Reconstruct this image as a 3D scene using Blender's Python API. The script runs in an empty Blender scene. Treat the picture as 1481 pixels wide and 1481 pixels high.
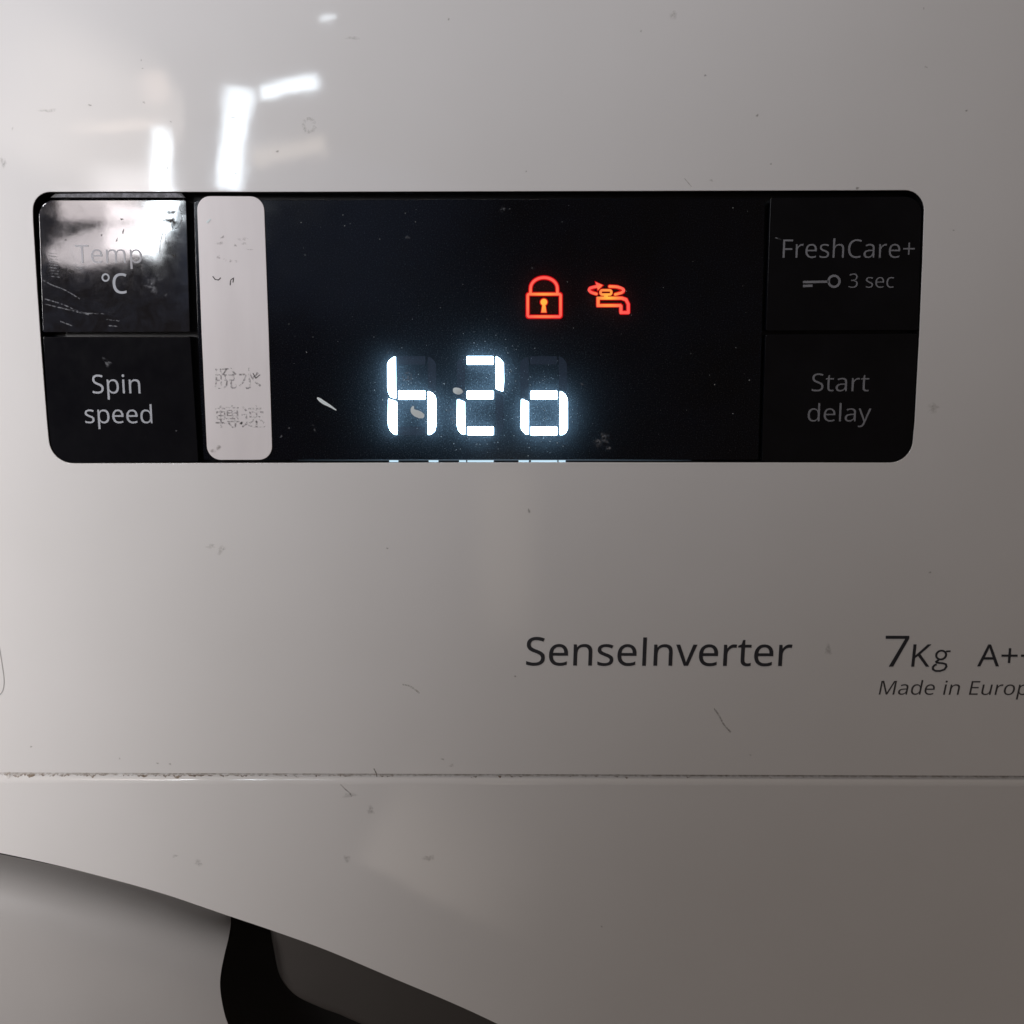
import bpy, bmesh, math, random
from mathutils import Vector, Matrix
R = math.radians
random.seed(7)
sc = bpy.context.scene
C = bpy.context.collection

# ------------------------------------------------------------------ camera
# the machine's front is the plane y = 0 (x right, z up); the phone stands 16 cm in front of it
FPX = 1481.0                        # focal length in pixels of the 1481 px photograph
DIST = 0.16
PITCH, YAW = R(8.84), R(0.46)       # looks down a little and a touch to the left
cam_d = bpy.data.cameras.new('camera')
cam = bpy.data.objects.new('camera', cam_d)
C.objects.link(cam)
cam_d.sensor_width = 36; cam_d.lens = 36.0
cam_d.clip_start = 0.005; cam_d.clip_end = 20
cam.location = (0, -DIST, 0)
cam.rotation_euler = (R(90) - PITCH, 0, YAW)
sc.camera = cam
CAM_M = cam.rotation_euler.to_matrix()
CAM_L = Vector(cam.location)

def P(u, v, y=0.0):
    """point of the photograph (u, v) on the plane at depth y"""
    d = CAM_M @ Vector(((u - 740.5) / FPX, -(v - 740.5) / FPX, -1))
    t = (y - CAM_L.y) / d.y
    return CAM_L + d * t

def PM(u, v, y):
    """where a lamp at depth y has to stand to be mirrored in the front at (u, v)"""
    p = P(u, v, 0.0)
    d = (p - CAM_L); d.y = -d.y
    return p + d * (y / d.y)

# ------------------------------------------------------------------ world and lamps
w = bpy.data.worlds.new('World'); sc.world = w; w.use_nodes = True
bg = w.node_tree.nodes['Background']
bg.inputs[0].default_value = (1.0, 0.77, 0.63, 1)
bg.inputs[1].default_value = 0.076

def add_light(name, kind, loc, power, color, **kw):
    d = bpy.data.lights.new(name, kind)
    d.energy = power; d.color = color
    for k, val in kw.items(): setattr(d, k, val)
    o = bpy.data.objects.new(name, d); C.objects.link(o); o.location = loc
    return o

def aim(o, target):
    o.rotation_euler = (Vector(target) - o.location).to_track_quat('-Z', 'Y').to_euler()

key = add_light('room_light_a', 'SPOT', (-0.524, -0.426, 0.323), 22.0, (0.93, 0.94, 1.0), spot_size=2 * 0.286, spot_blend=1.0, shadow_soft_size=0.05)
aim(key, (-0.15, 0, 0.154))
key2 = add_light('room_light_b', 'SPOT', (-0.415, -0.418, 0.059), 18.6, (1.0, 0.965, 0.965), spot_size=2 * 0.392, spot_blend=1.0, shadow_soft_size=0.05)
aim(key2, (-0.244, 0, -0.035))

LAMP_Y = [-0.700]
def mirror_lamp(name, u, v, wpx, hpx, rot, radiance, color=(1, 1, 1), shape='RECTANGLE', fade=None):
    """an area lamp behind the phone whose mirror image is wpx by hpx pixels at (u, v);
    fade = how far its emission dims in from each side (left, right, bottom, top), as a share of its size"""
    y = LAMP_Y[0]; LAMP_Y[0] -= 0.004
    c = PM(u, v, y)
    k = (PM(u + 5, v, y) - PM(u - 5, v, y)).length / 10
    sx, sy = wpx * k, hpx * k
    area = sx * sy * (math.pi / 4 if shape == 'ELLIPSE' else 1)
    o = add_light(name, 'AREA', c, radiance * area * math.pi, color, shape=shape, size=sx, size_y=sy)
    o.rotation_euler = (Matrix.Rotation(R(rot), 3, 'Y') @ Matrix.Rotation(R(90), 3, 'X')).to_euler()
    if fade:
        d = o.data; d.use_nodes = True; nt = d.node_tree
        em = [n for n in nt.nodes if n.type == 'EMISSION'][0]
        ge = nt.nodes.new('ShaderNodeNewGeometry'); se = nt.nodes.new('ShaderNodeSeparateXYZ')
        nt.links.new(ge.outputs['Parametric'], se.inputs[0])
        out = None
        for ax, (lo, hi) in (('X', fade[:2]), ('Y', fade[2:])):
            for t, flip in ((lo, False), (hi, True)):
                if not t: continue
                mr = nt.nodes.new('ShaderNodeMapRange'); mr.interpolation_type = 'SMOOTHSTEP'
                src = se.outputs[ax]
                if flip:
                    fl = nt.nodes.new('ShaderNodeMath'); fl.operation = 'SUBTRACT'; fl.inputs[0].default_value = 1.0
                    nt.links.new(src, fl.inputs[1]); src = fl.outputs[0]
                nt.links.new(src, mr.inputs[0]); mr.inputs[1].default_value = 0.0; mr.inputs[2].default_value = t
                if out is None: out = mr.outputs[0]
                else:
                    mu = nt.nodes.new('ShaderNodeMath'); mu.operation = 'MULTIPLY'
                    nt.links.new(out, mu.inputs[0]); nt.links.new(mr.outputs[0], mu.inputs[1]); out = mu.outputs[0]
        nt.links.new(out, em.inputs['Strength'])
    return o

COOL = (0.82, 0.92, 1.0)
SOFT = (0.22, 0.22, 0.05, 0.05)
mirror_lamp('tube_light_a', 236, 258, 38, 146, 1, 20, COOL, fade=(0.3, 0.3, 0.02, 0.08))
mirror_lamp('tube_light_b', 338, 200, 54, 152, 9, 22, COOL, fade=(0.28, 0.28, 0.06, 0.1))
mirror_lamp('tube_light_c', 418, 128, 94, 32, -9, 22, COOL, fade=(0.05, 0.12, 0.3, 0.35))
mirror_lamp('small_light', 472, 26, 28, 8, -8, 16, COOL, 'ELLIPSE')
mirror_lamp('tube_light_d', 226, 322, 44, 110, 24, 15, (0.9, 0.96, 1.0), fade=(0.1, 0.1, 0.1, 0.05))
mirror_lamp('panel_light_middle', 184, 332, 62, 66, 8, 5.5, (1.0, 0.91, 0.93))
mirror_lamp('panel_light_upper', 142, 296, 128, 50, 0, 5.5, (1.0, 0.90, 0.91), fade=(0.1, 0.02, 0.12, 0.25))
mirror_lamp('panel_light_lower', 150, 356, 168, 52, -9, 5.2, (1.0, 0.91, 0.93), 'ELLIPSE')
mirror_lamp('added_pale_patch', 180, 256, 150, 60, 0, 6.0, (1.0, 0.96, 0.98), fade=(0.4, 0.1, 0.1, 0.6))  # added soft lamp, brightens the white panel above the Temp key
mirror_lamp('added_peach_strip', 165, 180, 190, 26, -2, 3.6, (1.0, 0.80, 0.66), fade=(0.5, 0.3, 0.25, 0.6))  # added lamp, draws a peach stripe in the gloss
mirror_lamp('added_peach_patch', 218, 130, 56, 64, -20, 3.0, (1.0, 0.76, 0.62), 'ELLIPSE', fade=(0.7, 0.1, 0.3, 0.3))  # added lamp, draws a small peach patch in the gloss
mirror_lamp('added_beige_band', 735, 800, 130, 360, 0, 0.55, (1.0, 0.85, 0.66), fade=(0.4, 0.4, 0.4, 0.3))  # added lamp for a warm upright band of sheen
mirror_lamp('added_warm_strip', 415, 222, 130, 44, -10, 3.8, (1.0, 0.85, 0.68), fade=(0.2, 0.15, 0.5, 0.4))  # added lamp for a faint warm patch near the tubes
mirror_lamp('added_dim_sheen', 705, 1222, 360, 240, 28, 1.0, (1.0, 0.88, 0.76), fade=(0.14, 0.8, 0.08, 0.9))  # added lamp, pale sheen above the slanting edge of a dark reflection
mirror_lamp('added_warm_patch', 105, 150, 330, 270, 24, 2.7, (1.0, 0.88, 0.78), 'ELLIPSE', fade=(0.5, 0.02, 0.25, 0.35))  # added lamp standing in for the warm reflection of a face
mirror_lamp('added_display_sheen', 500, 370, 520, 300, 12, 0.30, (0.45, 0.62, 1.0), fade=(0.1, 0.5, 0.4, 0.1))  # added lamp for the navy sheen on the left of the display
added_top = add_light('added_top_light', 'AREA', (-0.25, -0.55, 1.35), 0.05 * 0.7 * 22 * math.pi, (1.0, 0.88, 0.76), shape='RECTANGLE', size=0.7, size_y=0.05)  # added lamp, put in for highlights on the key and seam edges
aim(added_top, (0, 0, 0))

vs = sc.view_settings
sc.display_settings.display_device = 'sRGB'
vs.view_transform = 'Standard'; vs.look = 'None'; vs.exposure = 0; vs.gamma = 1; vs.use_curve_mapping = False

# ------------------------------------------------------------------ materials
def new_mat(name):
    m = bpy.data.materials.new(name); m.use_nodes = True
    return m, m.node_tree, m.node_tree.nodes['Principled BSDF']

def noise(nt, scale, detail=4, rough=0.55, dist=0.0, stretch=None):
    tc = nt.nodes.new('ShaderNodeTexCoord'); n = nt.nodes.new('ShaderNodeTexNoise')
    n.inputs['Scale'].default_value = scale; n.inputs['Detail'].default_value = detail
    n.inputs['Roughness'].default_value = rough; n.inputs['Distortion'].default_value = dist
    if stretch:
        mp = nt.nodes.new('ShaderNodeMapping'); mp.inputs['Scale'].default_value = stretch
        nt.links.new(tc.outputs['Object'], mp.inputs[0]); nt.links.new(mp.outputs[0], n.inputs['Vector'])
    else:
        nt.links.new(tc.outputs['Object'], n.inputs['Vector'])
    return n.outputs['Fac']

def ramp(nt, fac, stops):
    r = nt.nodes.new('ShaderNodeValToRGB'); e = r.color_ramp.elements
    while len(e) > 1: e.remove(e[-1])
    for i, (p, c) in enumerate(stops):
        el = e[0] if i == 0 else e.new(p)
        el.position = p; el.color = (c, c, c, 1) if isinstance(c, (int, float)) else (*c, 1)
    nt.links.new(fac, r.inputs[0])
    return r.outputs[0]

def bump(nt, bs, fac, strength, dist):
    b = nt.nodes.new('ShaderNodeBump'); b.inputs['Strength'].default_value = strength
    b.inputs['Distance'].default_value = dist
    nt.links.new(fac, b.inputs['Height']); nt.links.new(b.outputs[0], bs.inputs['Normal'])

def plastic(name, c1, c2, rough=(0.06, 0.1), scale=40, bumps=None, ior=1.48):
    m, nt, bs = new_mat(name)
    nt.links.new(ramp(nt, noise(nt, scale, 5), [(0.35, c1), (0.7, c2)]), bs.inputs['Base Color'])
    nt.links.new(ramp(nt, noise(nt, scale * 4, 4), [(0.3, rough[0]), (0.75, rough[1])]), bs.inputs['Roughness'])
    bs.inputs['IOR'].default_value = ior
    if bumps: bump(nt, bs, noise(nt, bumps[0], 3), bumps[1], bumps[2])
    return m

def waves(m, scale, strength, dist):
    nt = m.node_tree; bs = nt.nodes['Principled BSDF']
    prev = bs.inputs['Normal'].links[0].from_socket
    b = nt.nodes.new('ShaderNodeBump'); b.inputs['Strength'].default_value = strength; b.inputs['Distance'].default_value = dist
    nt.links.new(noise(nt, scale, 2), b.inputs['Height']); nt.links.new(prev, b.inputs['Normal']); nt.links.new(b.outputs[0], bs.inputs['Normal'])

M = {}
M['white'] = plastic('white_plastic', (0.74, 0.73, 0.722), (0.77, 0.76, 0.755), (0.034, 0.058), 25, (90, 0.25, 0.00006))
waves(M['white'], 16, 0.3, 0.0005)
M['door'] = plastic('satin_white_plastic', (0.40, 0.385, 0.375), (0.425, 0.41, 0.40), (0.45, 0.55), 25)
M['shade_grey'] = plastic('shade_darkened_plastic', (0.055, 0.050, 0.046), (0.065, 0.058, 0.054), (0.4, 0.5), 25)  # base darkened to stand in for the shade inside the recess
M['black_in'] = plastic('matt_black_plastic', (0.008, 0.008, 0.009), (0.012, 0.012, 0.013), (0.5, 0.6), 60)
M['housing'] = plastic('black_housing', (0.006, 0.006, 0.007), (0.012, 0.011, 0.012), (0.3, 0.5), 300)
M['button'] = plastic('gloss_black_plastic', (0.0025, 0.003, 0.005), (0.005, 0.0055, 0.0075), (0.07, 0.11), 120, (500, 0.08, 0.00003), 1.42)
M['button_right'] = plastic('black_plastic', (0.002, 0.0025, 0.004), (0.004, 0.0045, 0.0065), (0.12, 0.18), 120, None, 1.38)

# the smeared key: film of grease and scratches over gloss black
m, nt, bs = new_mat('smeared_black_plastic'); M['button_worn'] = m
sm = ramp(nt, noise(nt, 260, 8, 0.68, 1.2), [(0.40, (0.002, 0.003, 0.006)), (0.65, (0.010, 0.013, 0.021)), (0.82, (0.04, 0.045, 0.056))])
nt.links.new(sm, bs.inputs['Base Color'])
nt.links.new(ramp(nt, noise(nt, 500, 6, 0.65, 0.5), [(0.35, 0.035), (0.62, 0.06), (0.8, 0.12)]), bs.inputs['Roughness'])
bs.inputs['IOR'].default_value = 1.95
bump(nt, bs, noise(nt, 500, 4, 0.5), 0.06, 0.00003)

# display cover: smoked plastic that lets a little of the light behind it glow through its dust
m, nt, bs = new_mat('smoked_display_plastic'); M['cover'] = m
nt.links.new(ramp(nt, noise(nt, 70, 6, 0.6, 0.4), [(0.3, (0.0008, 0.0010, 0.0022)), (0.75, (0.0022, 0.0032, 0.0070))]), bs.inputs['Base Color'])
nt.links.new(ramp(nt, noise(nt, 200, 5), [(0.3, 0.06), (0.75, 0.12)]), bs.inputs['Roughness'])
bs.inputs['IOR'].default_value = 1.40
tr = nt.nodes.new('ShaderNodeBsdfTranslucent'); ad = nt.nodes.new('ShaderNodeAddShader')
fine = ramp(nt, noise(nt, 5200, 2, 0.6), [(0.45, (0.016, 0.020, 0.024)), (0.62, (0.036, 0.045, 0.052)), (0.74, (0.13, 0.15, 0.16))])
nt.links.new(fine, tr.inputs['Color'])
nt.links.new(bs.outputs[0], ad.inputs[0]); nt.links.new(tr.outputs[0], ad.inputs[1])
nt.links.new(ad.outputs[0], nt.nodes['Material Output'].inputs['Surface'])

def emis(name, col, k):
    m = bpy.data.materials.new(name); m.use_nodes = True; nt = m.node_tree
    nt.nodes.remove(nt.nodes['Principled BSDF'])
    e = nt.nodes.new('ShaderNodeEmission'); e.inputs[0].default_value = (*col, 1); e.inputs[1].default_value = k
    nt.links.new(e.outputs[0], nt.nodes['Material Output'].inputs[0]); return m
M['lit'] = emis('lit_digit', (0.50, 0.76, 1.0), 11.0)
M['lip_glint'] = emis('painted_lip_reflection', (0.62, 0.85, 1.0), 1.0)
M['lip_glint_dim'] = emis('painted_lip_reflection_dim', (0.50, 0.68, 0.85), 0.16)
M['unlit'] = plastic('unlit_digit', (0.055, 0.085, 0.150), (0.060, 0.090, 0.155), (0.3, 0.4), 200)
M['unlit'].node_tree.nodes['Principled BSDF'].inputs['Alpha'].default_value = 0.25

# red icons: warmer right over the diode, redder away from it
def icon_mat(name, centre, radius):
    m = bpy.data.materials.new(name); m.use_nodes = True; nt = m.node_tree
    nt.nodes.remove(nt.nodes['Principled BSDF'])
    tc = nt.nodes.new('ShaderNodeTexCoord'); mp = nt.nodes.new('ShaderNodeVectorMath'); mp.operation = 'DISTANCE'
    nt.links.new(tc.outputs['Object'], mp.inputs[0]); mp.inputs[1].default_value = centre
    dv = nt.nodes.new('ShaderNodeMath'); dv.operation = 'DIVIDE'; dv.inputs[1].default_value = radius
    nt.links.new(mp.outputs['Value'], dv.inputs[0])
    col = ramp(nt, dv.outputs[0], [(0.0, (1.0, 0.52, 0.06)), (0.42, (1.0, 0.26, 0.07)), (0.75, (1.0, 0.13, 0.09)), (1.0, (1.0, 0.10, 0.085))])
    e = nt.nodes.new('ShaderNodeEmission'); nt.links.new(col, e.inputs[0]); e.inputs[1].default_value = 1.0
    nt.links.new(e.outputs[0], nt.nodes['Material Output'].inputs[0]); return m

def ink(name, col, rough=0.4):
    m, nt, bs = new_mat(name)
    a = tuple(x * 0.88 for x in col)
    nt.links.new(ramp(nt, noise(nt, 900, 4), [(0.35, a), (0.65, col)]), bs.inputs['Base Color'])
    bs.inputs['Roughness'].default_value = rough
    return m
M['ink_grey'] = ink('silver_grey_ink', (0.36, 0.38, 0.42))
M['ink_worn'] = ink('worn_grey_ink', (0.40, 0.40, 0.43))
M['ink_right'] = ink('dull_silver_ink', (0.235, 0.24, 0.265))
M['ink_dark'] = ink('dark_grey_ink', (0.030, 0.032, 0.040), 0.3)
M['ink_small'] = ink('grey_ink', (0.055, 0.052, 0.055), 0.35)
M['ink_line'] = ink('pale_grey_ink', (0.40, 0.39, 0.38), 0.35)

# brushed silver label
m, nt, bs = new_mat('silver_label'); M['label'] = m
nt.links.new(ramp(nt, noise(nt, 120, 5, 0.6, 0, (1, 1, 0.2)), [(0.3, (0.65, 0.615, 0.62)), (0.7, (0.73, 0.695, 0.70))]), bs.inputs['Base Color'])
bs.inputs['Roughness'].default_value = 0.42; bs.inputs['Metallic'].default_value = 0.15

def grime(name, col, lo, hi, scale=1500, amax=0.85, rough=0.7):
    """dirt whose coverage breaks up in a fine noise"""
    m, nt, bs = new_mat(name)
    bs.inputs['Base Color'].default_value = (*col, 1); bs.inputs['Roughness'].default_value = rough
    f = ramp(nt, noise(nt, scale, 4, 0.6), [(lo, 0.0), (hi, amax)])
    at = nt.nodes.new('ShaderNodeAttribute'); at.attribute_name = 'thin'
    inv = nt.nodes.new('ShaderNodeMath'); inv.operation = 'SUBTRACT'; inv.inputs[0].default_value = 1.0
    mul = nt.nodes.new('ShaderNodeMath'); mul.operation = 'MULTIPLY'
    nt.links.new(at.outputs['Fac'], inv.inputs[1]); nt.links.new(inv.outputs[0], mul.inputs[0]); nt.links.new(f, mul.inputs[1])
    nt.links.new(mul.outputs[0], bs.inputs['Alpha']); return m
M['grime'] = grime('grey_grime', (0.22, 0.20, 0.185), 0.30, 0.75, 2600, 0.38)
M['speck'] = grime('brown_speck', (0.16, 0.13, 0.10), 0.30, 0.6, 1500, 0.42)
M['seam_dirt'] = grime('brown_seam_dirt', (0.36, 0.28, 0.20), 0.36, 0.66, 1400, 0.62)
M['pale_grime'] = grime('pale_residue', (0.46, 0.44, 0.40), 0.30, 0.75, 2600, 0.36)
M['dust'] = grime('pale_dust', (0.34, 0.35, 0.38), 0.42, 0.70, 2600, 0.5)
M['ledge_dust'] = grime('grey_dust', (0.30, 0.30, 0.33), 0.30, 0.70, 1300, 0.85)
M['ghost_ink'] = grime('rubbed_off_ink', (0.26, 0.25, 0.255), 0.43, 0.68, 2300, 0.46)
M['ghost_ink_faint'] = grime('faint_rubbed_off_ink', (0.32, 0.26, 0.26), 0.40, 0.62, 2700, 0.42)
M['crumb'] = ink('glow_tinted_residue', (0.80, 0.88, 0.90), 0.8)  # residue tinted bluish white to stand in for the digits' glow
M['crust'] = grime('dark_crust', (0.030, 0.026, 0.024), 0.30, 0.55, 1500, 0.95)

# ------------------------------------------------------------------ helpers
def link(o, parent=None):
    C.objects.link(o)
    if parent is not None: o.parent = parent
    return o

def root(name, label, cat, loc=(0, 0, 0)):
    o = bpy.data.objects.new(name, None); C.objects.link(o); o.location = loc
    o['label'] = label; o['category'] = cat
    return o

def inv_rot():
    return Matrix(((1, 0, 0, 0), (0, 0, -1, 0), (0, 1, 0, 0), (0, 0, 0, 1)))   # curve XY -> world XZ, curve +Z -> -Y (towards the camera)

def plate(name, loops, y, thick, mat, parent=None, bevel=0.0, offset=0.0, bres=3, label=None):
    """solid plate from closed outlines (x, z); its front face lies at depth y"""
    cu = bpy.data.curves.new(name, 'CURVE'); cu.dimensions = '2D'; cu.fill_mode = 'BOTH'
    cu.extrude = max(thick / 2 - bevel, 1e-7); cu.bevel_depth = bevel; cu.bevel_resolution = bres
    cu.offset = offset - bevel
    for lp in loops:
        s = cu.splines.new('POLY'); s.points.add(len(lp) - 1); s.use_cyclic_u = True
        for q, pt in zip(s.points, lp): q.co = (pt[0], pt[1], 0, 1)
    tmp = bpy.data.objects.new('tmp', cu); C.objects.link(tmp)
    me = bpy.data.meshes.new_from_object(tmp.evaluated_get(bpy.context.evaluated_depsgraph_get()))
    bpy.data.objects.remove(tmp); bpy.data.curves.remove(cu)
    me.transform(Matrix.Translation((0, y + thick / 2, 0)) @ inv_rot())
    bm = bmesh.new(); bm.from_mesh(me)
    bmesh.ops.remove_doubles(bm, verts=bm.verts, dist=2e-7)
    bmesh.ops.recalc_face_normals(bm, faces=bm.faces)
    bm.to_mesh(me); bm.free()
    me.name = name; me.materials.clear(); me.materials.append(mat)
    o = bpy.data.objects.new(name, me); link(o, parent)
    if label: o['label'] = label
    return o

def xz(u, v, y=0.0):
    p = P(u, v, y); return (p.x, p.z)

def pxs(pts, y=0.0):
    return [xz(u, v, y) for u, v in pts]

def rounded(pts, rad, n=8):
    """round the corners of a closed polygon, one radius per corner"""
    out = []; N = len(pts)
    for i, p in enumerate(pts):
        r = rad[i] if isinstance(rad, (list, tuple)) else rad
        if r <= 0: out.append(p); continue
        p = Vector(p); a = Vector(pts[i - 1]) - p; b = Vector(pts[(i + 1) % N]) - p
        ang = a.angle(b)
        if ang > R(172): out.append(tuple(p)); continue
        t = r / math.tan(ang / 2); a.normalize(); b.normalize()
        c = p + (a + b).normalized() * (r / math.sin(ang / 2))
        s, e = p + a * t - c, p + b * t - c
        tot = math.atan2(s.x * e.y - s.y * e.x, s.dot(e))
        for k in range(n + 1):
            q = Matrix.Rotation(tot * k / n, 2) @ s
            out.append(tuple(c + q))
    return out

def ribbon(pts, wd, closed=False, caps=True):
    """outline loops of a stroke of width wd along pts"""
    n = len(pts); V = [Vector(p) for p in pts]; L, Rr = [], []
    for i in range(n):
        if closed: a, b = V[i] - V[i - 1], V[(i + 1) % n] - V[i]
        else:
            a = V[i] - V[i - 1] if i else V[1] - V[0]
            b = V[i + 1] - V[i] if i < n - 1 else a
        a, b = a.normalized(), b.normalized()
        t = (a + b); t = t.normalized() if t.length > 1e-6 else a
        nn = Vector((-t.y, t.x)); k = 1 / max(0.5, nn.dot(Vector((-a.y, a.x))))
        ww = wd[i] if isinstance(wd, (list, tuple)) else wd
        L.append(tuple(V[i] + nn * ww / 2 * k)); Rr.append(tuple(V[i] - nn * ww / 2 * k))
    if closed: return [L, Rr[::-1]]
    out = list(L)
    if caps:
        d = (V[-1] - V[-2]).normalized(); ww = (wd[-1] if isinstance(wd, (list, tuple)) else wd)
        for k in range(1, 6):
            out.append(tuple(V[-1] + Matrix.Rotation(R(90 - 30 * k), 2) @ d * ww / 2))
    out += Rr[::-1]
    if caps:
        d = (V[0] - V[1]).normalized(); ww = (wd[0] if isinstance(wd, (list, tuple)) else wd)
        for k in range(1, 6):
            out.append(tuple(V[0] + Matrix.Rotation(R(90 - 30 * k), 2) @ d * ww / 2))
    return [out]

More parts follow.
